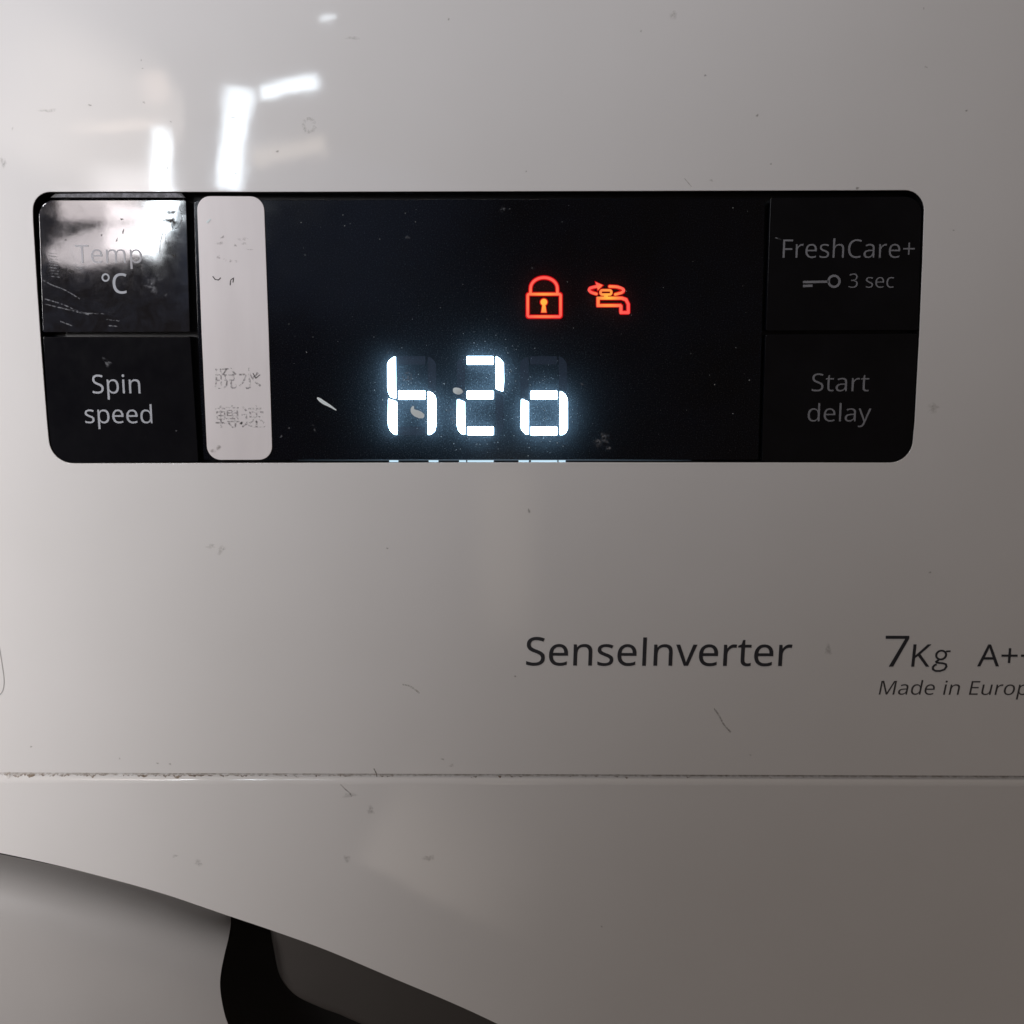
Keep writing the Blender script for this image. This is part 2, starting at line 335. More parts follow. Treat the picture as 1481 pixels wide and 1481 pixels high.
# glyph outlines (advance | loops of x,y in thousandths)
GLYPHS = {
  'T': "446|259,0 187,0 187,509 8,509 8,573 437,573 437,509 259,509",
  'e': "452|234,438 261,436 286,432 308,424 329,414 348,401 364,385 378,367 390,346 399,323 406,299 410,272 411,244 411,201 117,201 120,167 127,137 139,111 154,90 174,74 197,62 224,55 254,52 274,53 293,54 310,56 327,60 343,64 359,69 375,75 392,82 392,20 376,13 359,8 343,3 327,-1 310,-4 292,-6 272,-8 251,-8 221,-6 194,-2 167,6 143,17 121,31 101,48 85,68 70,91 59,117 51,146 46,177 44,212 46,246 50,277 57,306 68,333 81,357 96,378 114,395 134,411 157,423 181,431 207,436/233,380 209,378 188,372 170,362 154,348 140,330 130,309 123,285 119,257 338,257 337,275 335,292 331,307 326,322 320,334 312,346 303,356 292,364 280,371 266,376 251,379",
  'm': "750|540,438 574,436 603,429 628,417 649,401 665,379 676,352 683,319 685,280 685,0 615,0 615,277 614,300 610,321 603,338 594,353 582,364 567,372 549,377 528,379 499,376 474,369 454,358 438,342 426,322 418,298 413,270 411,237 411,0 342,0 342,277 341,293 339,308 336,321 332,333 327,344 320,353 312,361 303,367 293,372 281,376 268,378 253,379 233,377 215,374 199,368 185,360 174,350 164,338 156,324 150,308 145,290 141,269 139,247 139,223 139,0 68,0 68,430 125,430 136,371 140,371 147,382 155,392 163,401 173,409 183,416 194,422 205,427 217,431 229,434 241,436 254,437 266,438 290,437 312,433 332,428 349,420 365,410 378,398 389,383 398,366 402,366 414,383 427,398 443,410 461,420 480,428 499,433 519,437",
  'p': "493|273,438 310,434 344,424 374,407 401,383 422,351 437,313 446,268 449,216 448,181 444,148 437,119 427,93 415,69 401,49 384,31 365,17 345,6 322,-2 298,-6 272,-8 256,-7 241,-6 227,-3 213,1 201,6 190,11 179,17 170,24 161,31 153,38 145,46 139,55 134,55 135,47 136,39 136,30 137,20 138,10 138,1 139,-8 139,-16 139,-192 68,-192 68,430 126,430 136,371 139,371 145,380 153,389 161,397 170,405 179,412 189,419 201,424 213,429 226,433 240,436 256,437/260,379 239,377 221,374 204,369 190,362 178,353 167,342 158,328 152,313 146,295 142,275 140,254 139,229 139,216 139,190 142,167 145,145 150,126 157,109 165,93 176,80 188,70 203,61 220,55 239,52 261,51 280,52 297,56 312,63 326,72 338,84 348,98 357,113 364,131 369,150 373,171 375,193 376,217 374,252 369,283 360,310 348,334 331,354 311,367 288,376",
  'C': "507|323,517 301,516 280,513 260,508 241,502 223,493 206,482 192,470 178,456 166,440 155,423 146,404 139,383 133,361 129,337 126,312 125,286 126,252 131,220 138,191 147,164 160,139 175,117 192,99 213,83 236,71 262,62 291,57 322,55 341,56 359,57 377,59 394,62 410,65 427,69 443,73 460,78 460,15 443,10 427,5 410,1 393,-2 375,-5 356,-7 335,-8 312,-8 270,-6 232,1 197,12 166,28 139,48 115,72 95,99 78,131 65,165 56,203 51,244 49,287 50,319 53,349 59,378 67,406 77,432 89,456 103,478 120,499 138,517 159,534 181,548 206,559 233,569 261,575 292,579 324,581 346,580 367,578 388,576 409,572 429,567 448,561 465,554 482,547 453,486 439,492 425,497 410,503 394,508 378,512 360,515 342,517",
  '°': "343|172,334 153,335 136,338 120,343 105,350 91,359 79,369 69,380 60,393 53,408 48,423 45,440 44,457 45,475 48,492 53,507 60,522 68,535 79,546 90,556 104,565 119,572 135,577 153,580 172,581 190,580 207,577 223,572 238,565 252,556 264,546 274,535 283,522 290,507 295,492 298,475 299,457 298,440 295,423 290,408 283,393 274,380 264,369 252,359 238,350 223,343 207,338 190,335/172,382 190,383 206,387 219,393 229,403 237,414 242,427 246,441 247,457 246,474 242,489 236,502 228,513 218,522 205,529 190,533 172,534 154,533 138,529 125,522 115,513 107,502 101,489 97,474 96,457 97,441 101,427 107,414 115,403 125,393 138,387 154,383",
  'S': "440|403,153 401,128 396,106 389,85 378,66 364,49 348,35 328,22 307,11 283,3 257,-3 228,-7 198,-8 182,-8 167,-7 152,-6 137,-5 122,-3 109,-1 96,2 83,4 72,8 61,11 50,15 41,19 41,88 56,82 73,76 92,70 113,65 134,60 156,57 179,55 201,55 222,55 240,57 257,61 273,66 286,72 298,79 308,88 316,98 322,109 327,120 329,133 330,147 330,160 327,173 324,184 318,194 311,204 302,213 291,221 277,230 261,238 242,247 220,255 196,265 178,272 161,279 146,286 131,294 118,302 106,311 95,320 85,330 76,340 69,351 63,363 57,375 53,389 50,403 49,418 48,435 50,457 54,477 61,496 71,513 84,528 99,542 116,553 136,563 157,571 180,576 205,579 231,581 254,580 276,578 297,576 318,572 337,567 355,562 372,555 389,549 366,487 351,493 336,499 319,504 302,508 284,512 266,515 248,517 229,517 212,517 196,515 182,511 169,507 158,501 148,494 140,486 133,478 128,468 124,457 122,446 121,434 122,420 124,407 128,396 133,386 140,376 149,367 160,359 172,351 187,343 204,335 224,327 246,318 270,309 293,299 313,289 332,279 348,268 362,255 374,242 385,228 392,212 398,194 401,175",
  'i': "207|139,430 139,0 68,0 68,430/104,591 112,590 119,588 126,585 133,580 138,574 142,566 144,557 145,546 144,536 142,526 138,519 133,512 126,508 119,504 112,502 104,501 96,502 88,504 81,508 75,512 69,519 66,526 63,536 63,546 63,557 66,566 69,574 75,580 81,585 88,588 96,590",
  'n': "496|275,438 311,436 343,429 369,417 391,401 409,379 421,352 428,319 431,280 431,0 361,0 361,275 359,299 355,321 348,338 338,353 324,364 308,372 288,377 265,379 232,376 204,368 182,356 166,338 154,316 146,289 140,258 139,223 139,0 68,0 68,430 125,430 136,371 140,371 147,382 156,392 165,401 175,409 186,416 198,422 210,427 222,431 235,434 248,436 262,437",
  's': "384|348,119 347,99 343,80 336,64 327,49 316,36 302,24 286,14 268,6 248,0 226,-4 202,-7 176,-8 155,-8 135,-6 116,-4 99,-1 83,3 68,8 55,13 42,19 42,83 55,77 70,71 86,65 104,60 122,55 141,52 159,50 178,49 203,50 224,53 242,59 256,66 266,76 274,86 278,99 280,112 279,120 278,128 275,135 271,141 266,148 259,154 250,160 239,167 227,173 212,180 194,188 174,196 154,204 135,212 118,220 103,228 89,236 76,245 66,255 57,266 50,278 45,292 42,307 41,324 44,350 52,372 66,392 85,408 109,421 137,430 168,436 202,438 221,437 240,436 258,434 275,430 292,426 308,421 324,415 339,409 315,353 301,358 287,363 273,368 258,372 243,376 228,378 213,380 197,380 177,379 159,377 144,372 131,366 121,358 114,350 110,339 108,328 109,319 111,312 114,304 119,298 125,292 133,286 142,280 154,274 167,268 182,261 199,254 219,246 239,239 257,231 274,223 289,215 302,206 314,197 324,187 333,176 339,164 344,150 347,135",
  'd': "493|221,-8 182,-5 148,6 118,23 92,48 71,79 56,117 47,162 44,214 47,266 56,311 71,350 93,381 119,406 149,424 183,434 221,438 238,437 253,436 267,433 280,429 292,425 303,420 314,413 323,407 332,399 340,391 348,383 354,374 359,374 356,405 356,415 355,424 355,431 354,438 354,609 425,609 425,0 368,0 358,58 354,58 348,49 340,40 332,32 323,24 314,17 303,11 292,6 279,1 266,-3 252,-6 237,-7/232,51 263,53 290,60 311,71 328,88 340,109 348,135 354,165 355,200 355,213 354,251 349,284 340,313 329,336 313,355 291,369 264,377 231,379 204,376 181,368 162,354 146,334 133,309 124,281 119,249 117,213 119,176 124,144 133,116 146,93 162,74 181,61 205,53",
  'F': "416|150,0 78,0 78,573 398,573 398,509 150,509 150,306 383,306 383,243 150,243",
  'r': "331|269,438 275,438 281,438 288,437 295,437 301,436 308,435 314,434 319,433 310,368 305,369 299,370 294,371 287,372 281,373 275,373 270,374 264,374 252,373 240,371 228,368 217,363 206,358 195,351 186,343 176,334 168,324 161,313 154,301 149,289 144,275 141,261 139,245 139,229 139,0 68,0 68,430 126,430 134,351 137,351 144,363 152,374 161,385 170,395 180,404 191,413 202,420 214,426 227,431 240,435 254,437",
  'h': "496|139,431 139,423 138,415 138,407 138,399 137,392 136,384 136,377 135,370 140,370 147,381 155,391 164,400 174,407 185,414 196,420 208,425 221,429 233,433 247,435 260,437 273,437 298,436 321,433 342,428 360,421 377,411 391,400 403,386 413,370 421,351 426,330 430,306 431,280 431,0 361,0 361,275 359,299 355,321 348,338 338,353 324,364 308,372 288,377 265,379 242,377 222,374 204,368 189,360 177,350 166,338 157,324 150,308 145,289 142,269 139,246 139,222 139,0 68,0 68,609 139,609",
  'a': "450|231,437 268,435 299,428 326,418 347,403 364,383 376,358 383,328 385,293 385,0 334,0 320,61 317,61 307,50 298,40 288,30 279,22 268,15 258,9 246,3 234,-1 220,-4 206,-6 190,-8 172,-8 154,-7 136,-5 119,0 103,6 88,13 75,23 64,34 55,48 47,63 41,80 38,99 37,119 40,150 50,176 65,199 87,219 116,234 152,245 194,253 243,257 316,259 316,285 315,309 310,330 303,347 293,359 280,368 265,375 247,379 227,380 210,379 194,378 178,374 163,370 148,365 133,359 119,353 106,347 84,400 99,408 115,414 132,421 151,426 170,431 190,434 210,436/252,208 215,205 184,200 159,192 141,182 127,170 118,155 112,138 110,119 111,102 115,87 122,75 132,66 144,58 157,53 172,50 188,49 215,51 238,56 260,66 279,79 295,96 306,117 313,142 315,172 315,210",
  '+': "459|257,311 417,311 417,254 257,254 257,89 200,89 200,254 40,254 40,311 200,311 200,477 257,477",
  '3': "459|395,439 394,420 392,403 387,387 381,372 373,359 363,347 352,336 340,326 326,318 310,311 294,306 277,302 277,298 309,293 337,283 360,271 379,255 394,236 405,214 411,190 413,163 412,139 407,116 400,94 390,74 377,56 360,40 341,26 318,14 292,4 263,-3 230,-7 193,-8 171,-8 150,-6 130,-4 110,-1 91,3 72,8 54,15 36,23 36,89 54,81 74,73 93,67 114,61 135,57 155,54 175,52 194,51 230,53 260,59 285,68 305,81 320,98 331,117 337,139 339,164 338,182 335,197 329,211 320,223 310,233 297,242 282,249 265,255 246,260 226,263 203,265 179,265 123,265 123,326 180,326 202,326 223,329 242,333 259,339 274,347 286,356 298,366 307,377 314,390 319,404 322,418 323,434 321,454 316,471 307,486 295,498 280,508 262,516 242,520 219,521 204,521 190,520 176,518 164,515 151,512 140,508 128,504 117,498 107,493 96,487 85,480 75,473 39,521 55,533 73,544 93,554 115,563 139,571 163,576 190,579 218,581 260,578 296,571 327,558 352,540 371,519 384,495 393,468",
  'c': "385|241,-8 213,-7 187,-2 162,5 139,15 118,28 99,45 83,65 69,87 58,114 50,143 46,176 44,213 46,250 51,284 59,315 71,342 85,365 102,385 121,401 142,415 166,425 191,432 217,436 245,438 262,437 278,436 293,434 309,431 323,427 336,424 348,419 358,415 337,356 327,360 316,363 304,366 292,370 279,372 267,374 255,376 244,376 223,375 204,371 187,366 172,358 159,347 148,335 138,320 131,303 125,284 120,263 118,239 117,213 118,189 120,166 125,145 131,126 138,109 148,94 159,82 172,71 186,63 202,58 220,54 240,53 257,53 273,55 288,57 302,60 315,64 328,68 340,73 351,78 351,15 340,10 328,5 316,1 304,-2 290,-5 275,-7 258,-8",
  't': "289|212,50 220,50 228,50 236,51 245,53 253,54 260,55 266,57 272,59 272,5 266,2 258,0 250,-2 240,-4 229,-6 219,-7 209,-8 200,-8 183,-7 167,-5 152,-1 138,4 124,11 112,20 101,31 91,44 84,60 78,79 75,100 74,125 74,375 13,375 13,409 75,437 103,528 144,528 144,430 269,430 269,375 144,375 144,127 146,108 149,93 155,79 163,69 173,60 185,54 198,51",
  'l': "207|139,0 68,0 68,609 139,609",
  'y': "409|1,430 76,430 169,185 173,175 177,164 181,154 184,144 187,134 191,124 194,114 196,105 199,95 201,86 204,77 205,68 209,68 211,79 215,91 219,105 224,121 229,137 234,153 240,170 245,186 333,430 409,430 224,-59 216,-79 207,-97 198,-114 188,-130 177,-144 165,-156 152,-167 138,-176 123,-183 106,-188 87,-191 67,-192 58,-192 49,-192 41,-191 34,-190 27,-189 20,-188 14,-187 9,-186 9,-130 13,-131 19,-132 24,-132 30,-133 36,-134 43,-134 49,-135 56,-135 68,-134 79,-132 90,-130 99,-126 108,-120 116,-114 123,-107 130,-99 136,-90 142,-80 147,-70 152,-59 174,-2",
  'v': "407|163,0 0,430 75,430 167,176 170,167 173,158 177,148 180,137 184,126 187,116 190,106 193,96 196,86 198,78 200,70 201,63 204,63 206,70 208,78 211,87 214,96 217,106 220,117 224,127 227,138 231,148 234,158 238,168 241,176 332,430 407,430 244,0",
  '7': "459|109,0 344,508 35,508 35,573 419,573 419,518 187,0",
  'K': "496|496,0 411,0 209,273 150,222 150,0 78,0 78,573 150,573 150,290 162,304 174,318 186,331 199,345 249,399 403,573 488,573 261,323",
  'A': "512|437,0 368,177 141,177 73,0 0,0 224,575 289,575 512,0/282,415 281,418 279,424 277,430 274,438 271,446 269,455 266,464 263,473 261,481 259,489 257,495 255,500 247,468 244,460 242,452 240,445 238,438 230,415 165,241 346,241",
  'M': "727|330,0 142,502 139,502 140,493 140,484 141,473 142,461 142,448 143,435 143,421 144,407 144,392 144,377 144,362 144,347 144,0 78,0 78,573 184,573 361,103 364,103 544,573 650,573 650,0 578,0 578,352 578,366 578,380 579,394 579,408 579,421 580,435 581,447 581,460 582,472 583,482 583,492 584,501 581,501 390,0",
  'u': "496|427,430 427,0 370,0 359,57 356,57 349,46 340,36 331,28 321,20 310,13 298,8 286,3 273,-1 260,-4 247,-6 234,-8 220,-8 195,-7 173,-4 152,1 134,8 117,18 103,29 91,43 81,59 73,78 68,99 64,122 63,148 63,430 135,430 135,153 136,129 141,108 148,91 158,76 171,65 188,57 207,52 230,51 253,52 273,55 291,61 306,69 319,79 330,91 338,105 345,121 350,140 354,160 356,182 357,206 357,430",
  'o': "485|442,216 441,190 438,165 434,142 428,121 420,101 411,82 400,66 388,51 374,37 359,25 342,15 324,7 305,0 285,-4 264,-7 241,-8 221,-7 200,-4 181,0 163,7 145,15 129,25 114,37 100,51 88,66 77,82 67,101 59,121 52,142 48,165 45,190 44,216 46,250 50,282 58,310 68,336 81,360 97,380 116,397 137,412 161,423 186,431 214,436 244,438 272,436 299,431 324,423 347,412 368,397 387,380 403,360 417,336 428,310 436,282 440,250/117,216 118,191 120,169 125,147 130,128 138,110 147,95 159,82 172,71 187,62 203,56 222,52 243,51 264,52 282,56 299,62 314,71 327,82 339,95 348,110 356,128 361,147 366,169 368,191 369,216 368,240 365,263 361,284 355,303 348,320 338,335 327,348 314,359 299,367 282,374 263,377 242,379 212,376 185,368 164,354 147,335 134,311 124,284 119,252",
  'E': "446|398,0 78,0 78,573 398,573 398,509 150,509 150,330 383,330 383,268 150,268 150,63 398,63",
  'g': "493|221,438 241,437 261,434 280,429 297,422 314,413 329,402 343,388 355,373 359,373 369,430 425,430 425,-7 424,-36 420,-63 413,-88 404,-109 392,-129 378,-146 361,-160 341,-172 318,-181 293,-187 264,-191 233,-192 210,-192 188,-191 167,-189 147,-186 128,-182 110,-177 94,-172 78,-165 78,-100 94,-108 111,-114 129,-120 149,-125 170,-129 191,-132 214,-133 237,-134 263,-132 286,-126 306,-116 324,-101 337,-84 347,-63 353,-39 355,-13 355,4 355,9 355,16 356,23 356,32 356,40 357,47 357,53 358,57 354,57 343,42 329,28 315,17 299,8 281,1 263,-4 243,-7 221,-8 182,-4 147,7 117,25 91,51 70,83 56,121 47,164 44,214 47,263 56,306 70,344 91,377 117,404 147,423 181,434/230,379 213,377 197,374 182,368 169,359 157,349 147,336 138,320 130,303 125,284 120,262 118,239 117,213 119,176 124,143 134,115 146,92 163,73 182,60 205,52 232,50 248,50 262,52 276,54 288,58 299,63 309,69 318,76 326,85 334,94 340,105 345,117 349,131 352,145 354,161 356,179 356,197 356,214 355,242 353,267 349,289 343,309 335,326 326,340 315,352 302,362 287,369 270,374 251,377",
  '溫': "350|31,272 64,253 91,232 106,254 79,273 46,291/13,178 47,160 74,141 89,162 61,181 28,197/21,-7 44,-23 73,32 99,90 78,105 50,44/156,257 275,257 275,161 156,161/132,278 132,140 300,140 300,278/88,6 88,-18 337,-18 337,6 313,6 313,114 119,114 119,6/144,6 144,91 178,91 178,6/198,6 198,91 232,91 232,6/253,6 253,91 288,91 288,6/210,251 195,212 163,182 169,175 175,168 196,185 213,206 235,186 252,169 265,181 245,200 221,221 226,235 229,249",
  '度': "350|135,225 135,195 79,195 79,173 135,173 135,115 271,115 271,173 328,173 328,195 271,195 271,225 245,225 245,195 160,195 160,225/245,173 245,136 160,136 160,173/265,71 238,47 203,27 169,47 143,71/84,93 84,71 129,71 117,66 142,39 174,16 122,4 67,-4 73,-15 78,-26 142,-15 202,2 258,-17 321,-28 328,-16 337,-5 281,3 231,16 273,45 304,85 287,94 283,93/166,290 173,275 180,259 44,259 44,164 39,74 13,-16 25,-21 36,-28 64,68 70,164 70,235 332,235 332,259 209,259 201,278 192,296",
  '脫': "350|183,174 285,174 285,117 183,117/267,291 247,283 274,237 307,197 162,197 189,234 211,277 188,284 162,235 126,197 135,188 143,178 151,186 159,194 159,95 188,95 175,32 130,-8 138,-18 145,-29 198,19 214,95 245,95 245,11 251,-16 276,-23 308,-23 330,-12 339,36 326,40 315,46 313,8 305,0 279,0 272,2 270,11 270,95 310,95 310,195 318,187 326,181 334,192 342,201 300,240/35,281 35,155 31,69 11,-16 22,-21 32,-28 48,28 56,91 101,91 101,6 100,1 95,-1 83,-1 62,0 66,-13 69,-25 97,-24 113,-20 122,-11 124,5 124,281/58,257 101,257 101,199 58,199/58,175 101,175 101,115 57,115 58,136 58,155",
  '水': "350|25,204 25,178 111,178 73,87 14,27 25,17 35,6 101,81 143,199 125,206 120,204/286,228 254,189 218,152 203,180 190,209 190,293 162,293 162,8 160,2 154,0 138,0 110,0 116,-14 120,-28 154,-27 175,-23 186,-12 190,8 190,156 247,69 322,8 331,21 341,33 282,73 231,132 271,169 310,211",
  '轉': "350|178,38 197,16 211,-5 231,8 216,28 196,48/158,113 159,93 229,94 310,96 315,89 320,82 339,93 322,114 299,137 324,137 324,229 257,229 257,248 332,248 332,268 257,268 257,294 234,294 234,268 161,268 161,248 234,248 234,229 169,229 169,137 234,137 234,114/26,207 26,85 76,85 76,56 13,56 13,33 76,33 76,-28 99,-28 99,33 159,33 159,51 269,51 269,-2 268,-6 263,-7 249,-8 225,-7 229,-18 232,-29 262,-28 281,-25 291,-17 293,-2 293,51 336,51 336,72 293,72 293,91 269,91 269,72 157,72 157,56 99,56 99,85 150,85 150,207 99,207 99,233 154,233 154,256 99,256 99,294 76,294 76,256 18,256 18,233 76,233 76,207/191,175 234,175 234,153 191,153/257,175 301,175 301,153 257,153/191,212 234,212 234,191 191,191/257,212 301,212 301,191 257,191/279,130 286,123 294,115 257,114 257,137 292,137/46,137 78,137 78,105 46,105/97,137 130,137 130,105 97,105/46,187 78,187 78,156 46,156/97,187 130,187 130,156 97,156",
  '速': "350|24,266 54,235 78,206 99,221 74,250 44,280/93,169 17,169 17,145 68,145 68,35 42,21 15,-3 31,-25 58,3 81,15 95,9 114,-4 156,-18 210,-21 273,-20 329,-18 332,-4 337,8 276,4 211,2 160,5 120,18 105,27 93,34/150,185 206,185 206,140 150,140/231,185 290,185 290,140 231,140/206,294 206,258 111,258 111,235 206,235 206,206 125,206 125,119 194,119 155,77 107,47 116,38 124,27 168,58 206,99 206,17 231,17 231,98 274,65 308,33 325,51 287,84 239,119 315,119 315,206 231,206 231,235 331,235 331,258 231,258 231,294",
}

def glyph(ch):
    if ch == 'I': return 230, [[(80, -2), (150, -2), (150, 575), (80, 575)]]
    if ch == 'g':       # two-storey g
        bowl = [(235 + 112 * math.cos(a), 300 + 112 * math.sin(a)) for a in [i * math.pi / 12 for i in range(24)]]
        ear = [(338, 392), (385, 398), (440, 398)]
        low = [(196, 172), (140, 132), (150, 108), (205, 98), (300, 90), (365, 66), (385, 5), (345, -70), (250, -108), (150, -106), (85, -66), (78, -10), (112, 42), (160, 62)]
        return 450, ribbon(bowl, 50, True) + ribbon(ear, 46, False, False) + ribbon(low, 50, False, False)
    adv, body = GLYPHS[ch].split('|')
    return int(adv), [[tuple(map(int, q.split(','))) for q in l.split()] for l in body.split('/')]

def lettering(text, u0, u1, vb, vt, y, mat, parent, weight=0.0, slant=0.0, thick=0.00004, space=150, name='lettering', label=None):
    """text between columns u0 and u1, baseline on row vb and tallest letter reaching row vt"""
    x = 0; loops = []
    for ch in text:
        if ch == ' ': x += space + 80; continue
        adv, ls = glyph(ch)
        loops += [[(px + x + slant * pz, pz) for px, pz in l] for l in ls]
        x += adv
    xs = [p[0] for l in loops for p in l]; top = max(p[1] for l in loops for p in l)
    x0, x1 = min(xs), max(xs)
    um = (u0 + u1) / 2; ps = P(u0, vb, y); pe = P(u1, vb, y)
    sx = (pe.x - ps.x) / (x1 - x0); sz = (P(um, vt, y).z - P(um, vb, y).z) / top
    base = P(um, vb, y).z
    shear = (pe.z - ps.z) * 0
    out = [[(ps.x + (px - x0) * sx, base + pz * sz) for px, pz in l] for l in loops]
    return plate(name, out, y - thick - 0.000004, thick, mat, parent, 0.0, weight, label=label)

def blob(u, v, ru, rv, y, mat, parent, rot=0, rough=0.3, n=16, thick=0.00003, name='dirt_mark', seed=0, label=None):
    rnd = random.Random(seed * 977 + int(u * 7 + v)); pts = []
    ph = [rnd.random() * 6.28 for _ in range(4)]
    for i in range(n):
        a = i * 2 * math.pi / n
        k = 1 + rough * (0.5 * math.sin(2 * a + ph[0]) + 0.35 * math.sin(3 * a + ph[1]) + 0.3 * math.sin(5 * a + ph[2]) + 0.25 * (rnd.random() - .5))
        x, z = ru * k * math.cos(a), rv * k * math.sin(a)
        c, s = math.cos(R(rot)), math.sin(R(rot))
        pts.append((u + x * c - z * s, v + x * s + z * c))
    bm = bmesh.new(); rings = [(0.0, 1.0, 0.0), (0.45, 0.9, 0.0), (0.75, 0.6, 0.35), (1.15, 0.0, 1.0)]    # radius, height, thinness
    lay = bm.verts.layers.float.new('thin')
    prev = [bm.verts.new(P(u, v, y - thick - 0.00001))]; prev[0][lay] = 0
    for rr, hh, th in rings[1:]:
        cur = []
        for pu, pv in pts:
            q = bm.verts.new(P(u + (pu - u) * rr, v + (pv - v) * rr, y - thick * hh - 0.000004)); q[lay] = th; cur.append(q)
        for i in range(n):
            j = (i + 1) % n
            f = bm.faces.new((prev[0], cur[i], cur[j]) if len(prev) == 1 else (prev[i], cur[i], cur[j], prev[j])); f.smooth = True
        prev = cur
    me = bpy.data.meshes.new(name); bm.to_mesh(me); bm.free(); me.materials.append(mat)
    o = bpy.data.objects.new(name, me); link(o, parent)
    if label: o['label'] = label
    return o

def stroke(pts, wpx, y, mat, parent, name='scratch', thick=0.00003, closed=False, back=0.0, label=None):
    k = 0.16 / 1481
    wd = [x * k for x in wpx] if isinstance(wpx, (list, tuple)) else wpx * k
    return plate(name, ribbon(pxs(pts, y), wd, closed), y - thick - 0.000004, thick + back, mat, parent, label=label)

def smooth_path(pts, n=5):
    """Catmull-Rom through pixel points"""
    out = []
    for i in range(len(pts) - 1):
        p0 = pts[max(i - 1, 0)]; p1 = pts[i]; p2 = pts[i + 1]; p3 = pts[min(i + 2, len(pts) - 1)]
        for k in range(n):
            t = k / n
            out.append(tuple(0.5 * (2 * b + (c - a) * t + (2 * a - 5 * b + 4 * c - d) * t * t + (3 * b - a - 3 * c + d) * t ** 3)
                             for a, b, c, d in zip(p0, p1, p2, p3)))
    return out + [pts[-1]]

# ------------------------------------------------------------------ the washing machine
washer = root('washing_machine', 'white washing machine with a black display lit with h2o beside silver sticker and keys', 'washing machine')

SEAM_Z = P(740, 1120).z
LEFT, RIGHT, TOP, BOTTOM = -0.275, 0.325, 0.085, -0.50

# aperture in the control panel
ap = [(69, 277.5), (300, 277.6), (700, 277), (1100, 275.6), (1312, 275), (1337, 300), (1330.5, 475), (1321.5, 625), (1317, 669), (1100, 669.3), (700, 669), (300, 669.8), (75, 670), (69, 625), (59.5, 500), (54, 420), (47.5, 300), (47, 277.5)]
ap = [(47, 277.6), (400, 277.6), (800, 276.6), (1337.5, 275), (1334, 380), (1330, 480), (1323, 610), (1317.5, 669.2), (800, 668.6), (400, 669.5), (74, 670.2), (68, 610), (59.5, 500), (54, 420), (48, 320)]
AP = rounded(pxs(ap), [0.0028, 0, 0, 0.0030, 0, 0, 0, 0.0034, 0, 0, 0.0036, 0, 0, 0, 0], 8)

panel = plate('control_panel', [[(LEFT, SEAM_Z), (RIGHT, SEAM_Z), (RIGHT, TOP), (LEFT, TOP)], AP], 0.0, 0.0026, M['white'], washer, 0.00009,
              label='glossy white control panel around the black display')

# the aperture is lined in black
panel.data.materials.append(M['housing'])
xs_ = [q[0] for q in AP]; zs_ = [q[1] for q in AP]
for f in panel.data.polygons:
    if f.center.y > 0.00008 and abs(f.normal.y) < 0.3 and min(xs_) - 1e-3 < f.center.x < max(xs_) + 1e-3 and min(zs_) - 1e-3 < f.center.z < max(zs_) + 1e-3:
        f.material_index = 1

# lower panel: rolled upper edge, large arched opening below
arch_in = [(-40, 1224), (0, 1232), (52, 1243), (102.6, 1254.8), (172.9, 1273), (243, 1293.2), (327.5, 1322), (400, 1346.5), (474.5, 1373.5), (571.7, 1414.5), (652.8, 1448.5), (724, 1481.5)]
arch = smooth_path([(-1450, 2700), (-1440, 2100), (-1280, 1700), (-980, 1420), (-640, 1270), (-400, 1212), (-200, 1202)] + arch_in + [(860, 1550), (1060, 1680), (1270, 1900), (1400, 2200), (1430, 2700)], 5)
arch = pxs(arch)
zt = P(740, 1121.5).z
bottom_z = min(arch[0][1], arch[-1][1])
fz = -0.33
outer = [(LEFT, zt - 0.0018), (LEFT, fz)] + [(arch[0][0], fz)] + arch + [(arch[-1][0], fz), (RIGHT, fz), (RIGHT, zt - 0.0018)]
lower = plate('lower_panel', [outer], 0.0, 0.0030, M['white'], washer, 0.00018, label='white lower panel above the door')
# rolled edge along the seam, joined to the same part
bm = bmesh.new(); bm.from_mesh(lower.data)
prof = []
for k in range(9):
    a = R(90) * k / 8
    prof.append((0.0013 * (1 - math.sin(a)) ** 1.0, zt - 0.0018 + 0.0018 * math.cos(a)))      # depth, height
prof = [(0.0030, zt)] + prof
for (y0, z0), (y1, z1) in zip(prof, prof[1:]):
    vs_ = [bm.verts.new(c) for c in ((LEFT, y0, z0), (RIGHT, y0, z0), (RIGHT, y1, z1), (LEFT, y1, z1))]
    f = bm.faces.new(vs_); f.smooth = True
bmesh.ops.remove_doubles(bm, verts=bm.verts, dist=1e-7)
bm.to_mesh(lower.data); bm.free()

# cabinet behind the panels
def box(name, x0, x1, y0, y1, z0, z1, mat, parent, label=None, bev=0.0):
    bm = bmesh.new(); bmesh.ops.create_cube(bm, size=1)
    for vtx in bm.verts:
        vtx.co = Vector(((x0 + x1) / 2 + vtx.co.x * (x1 - x0), (y0 + y1) / 2 + vtx.co.y * (y1 - y0), (z0 + z1) / 2 + vtx.co.z * (z1 - z0)))
    if bev: bmesh.ops.bevel(bm, geom=bm.edges[:], offset=bev, segments=3, affect='EDGES', profile=0.5)
    me = bpy.data.meshes.new(name); bm.to_mesh(me); bm.free(); me.materials.append(mat)
    o = bpy.data.objects.new(name, me); link(o, parent)
    if label: o['label'] = label
    return o
box('cabinet', LEFT, RIGHT, 0.046, 0.55, -0.76, TOP - 0.002, M['white'], washer)

# black tray behind the aperture
tray_pts = [(20, 250), (1365, 250), (1350, 695), (45, 695)]
plate('display_housing', [pxs(tray_pts, 0.0026)], 0.0034, 0.004, M['housing'], washer)
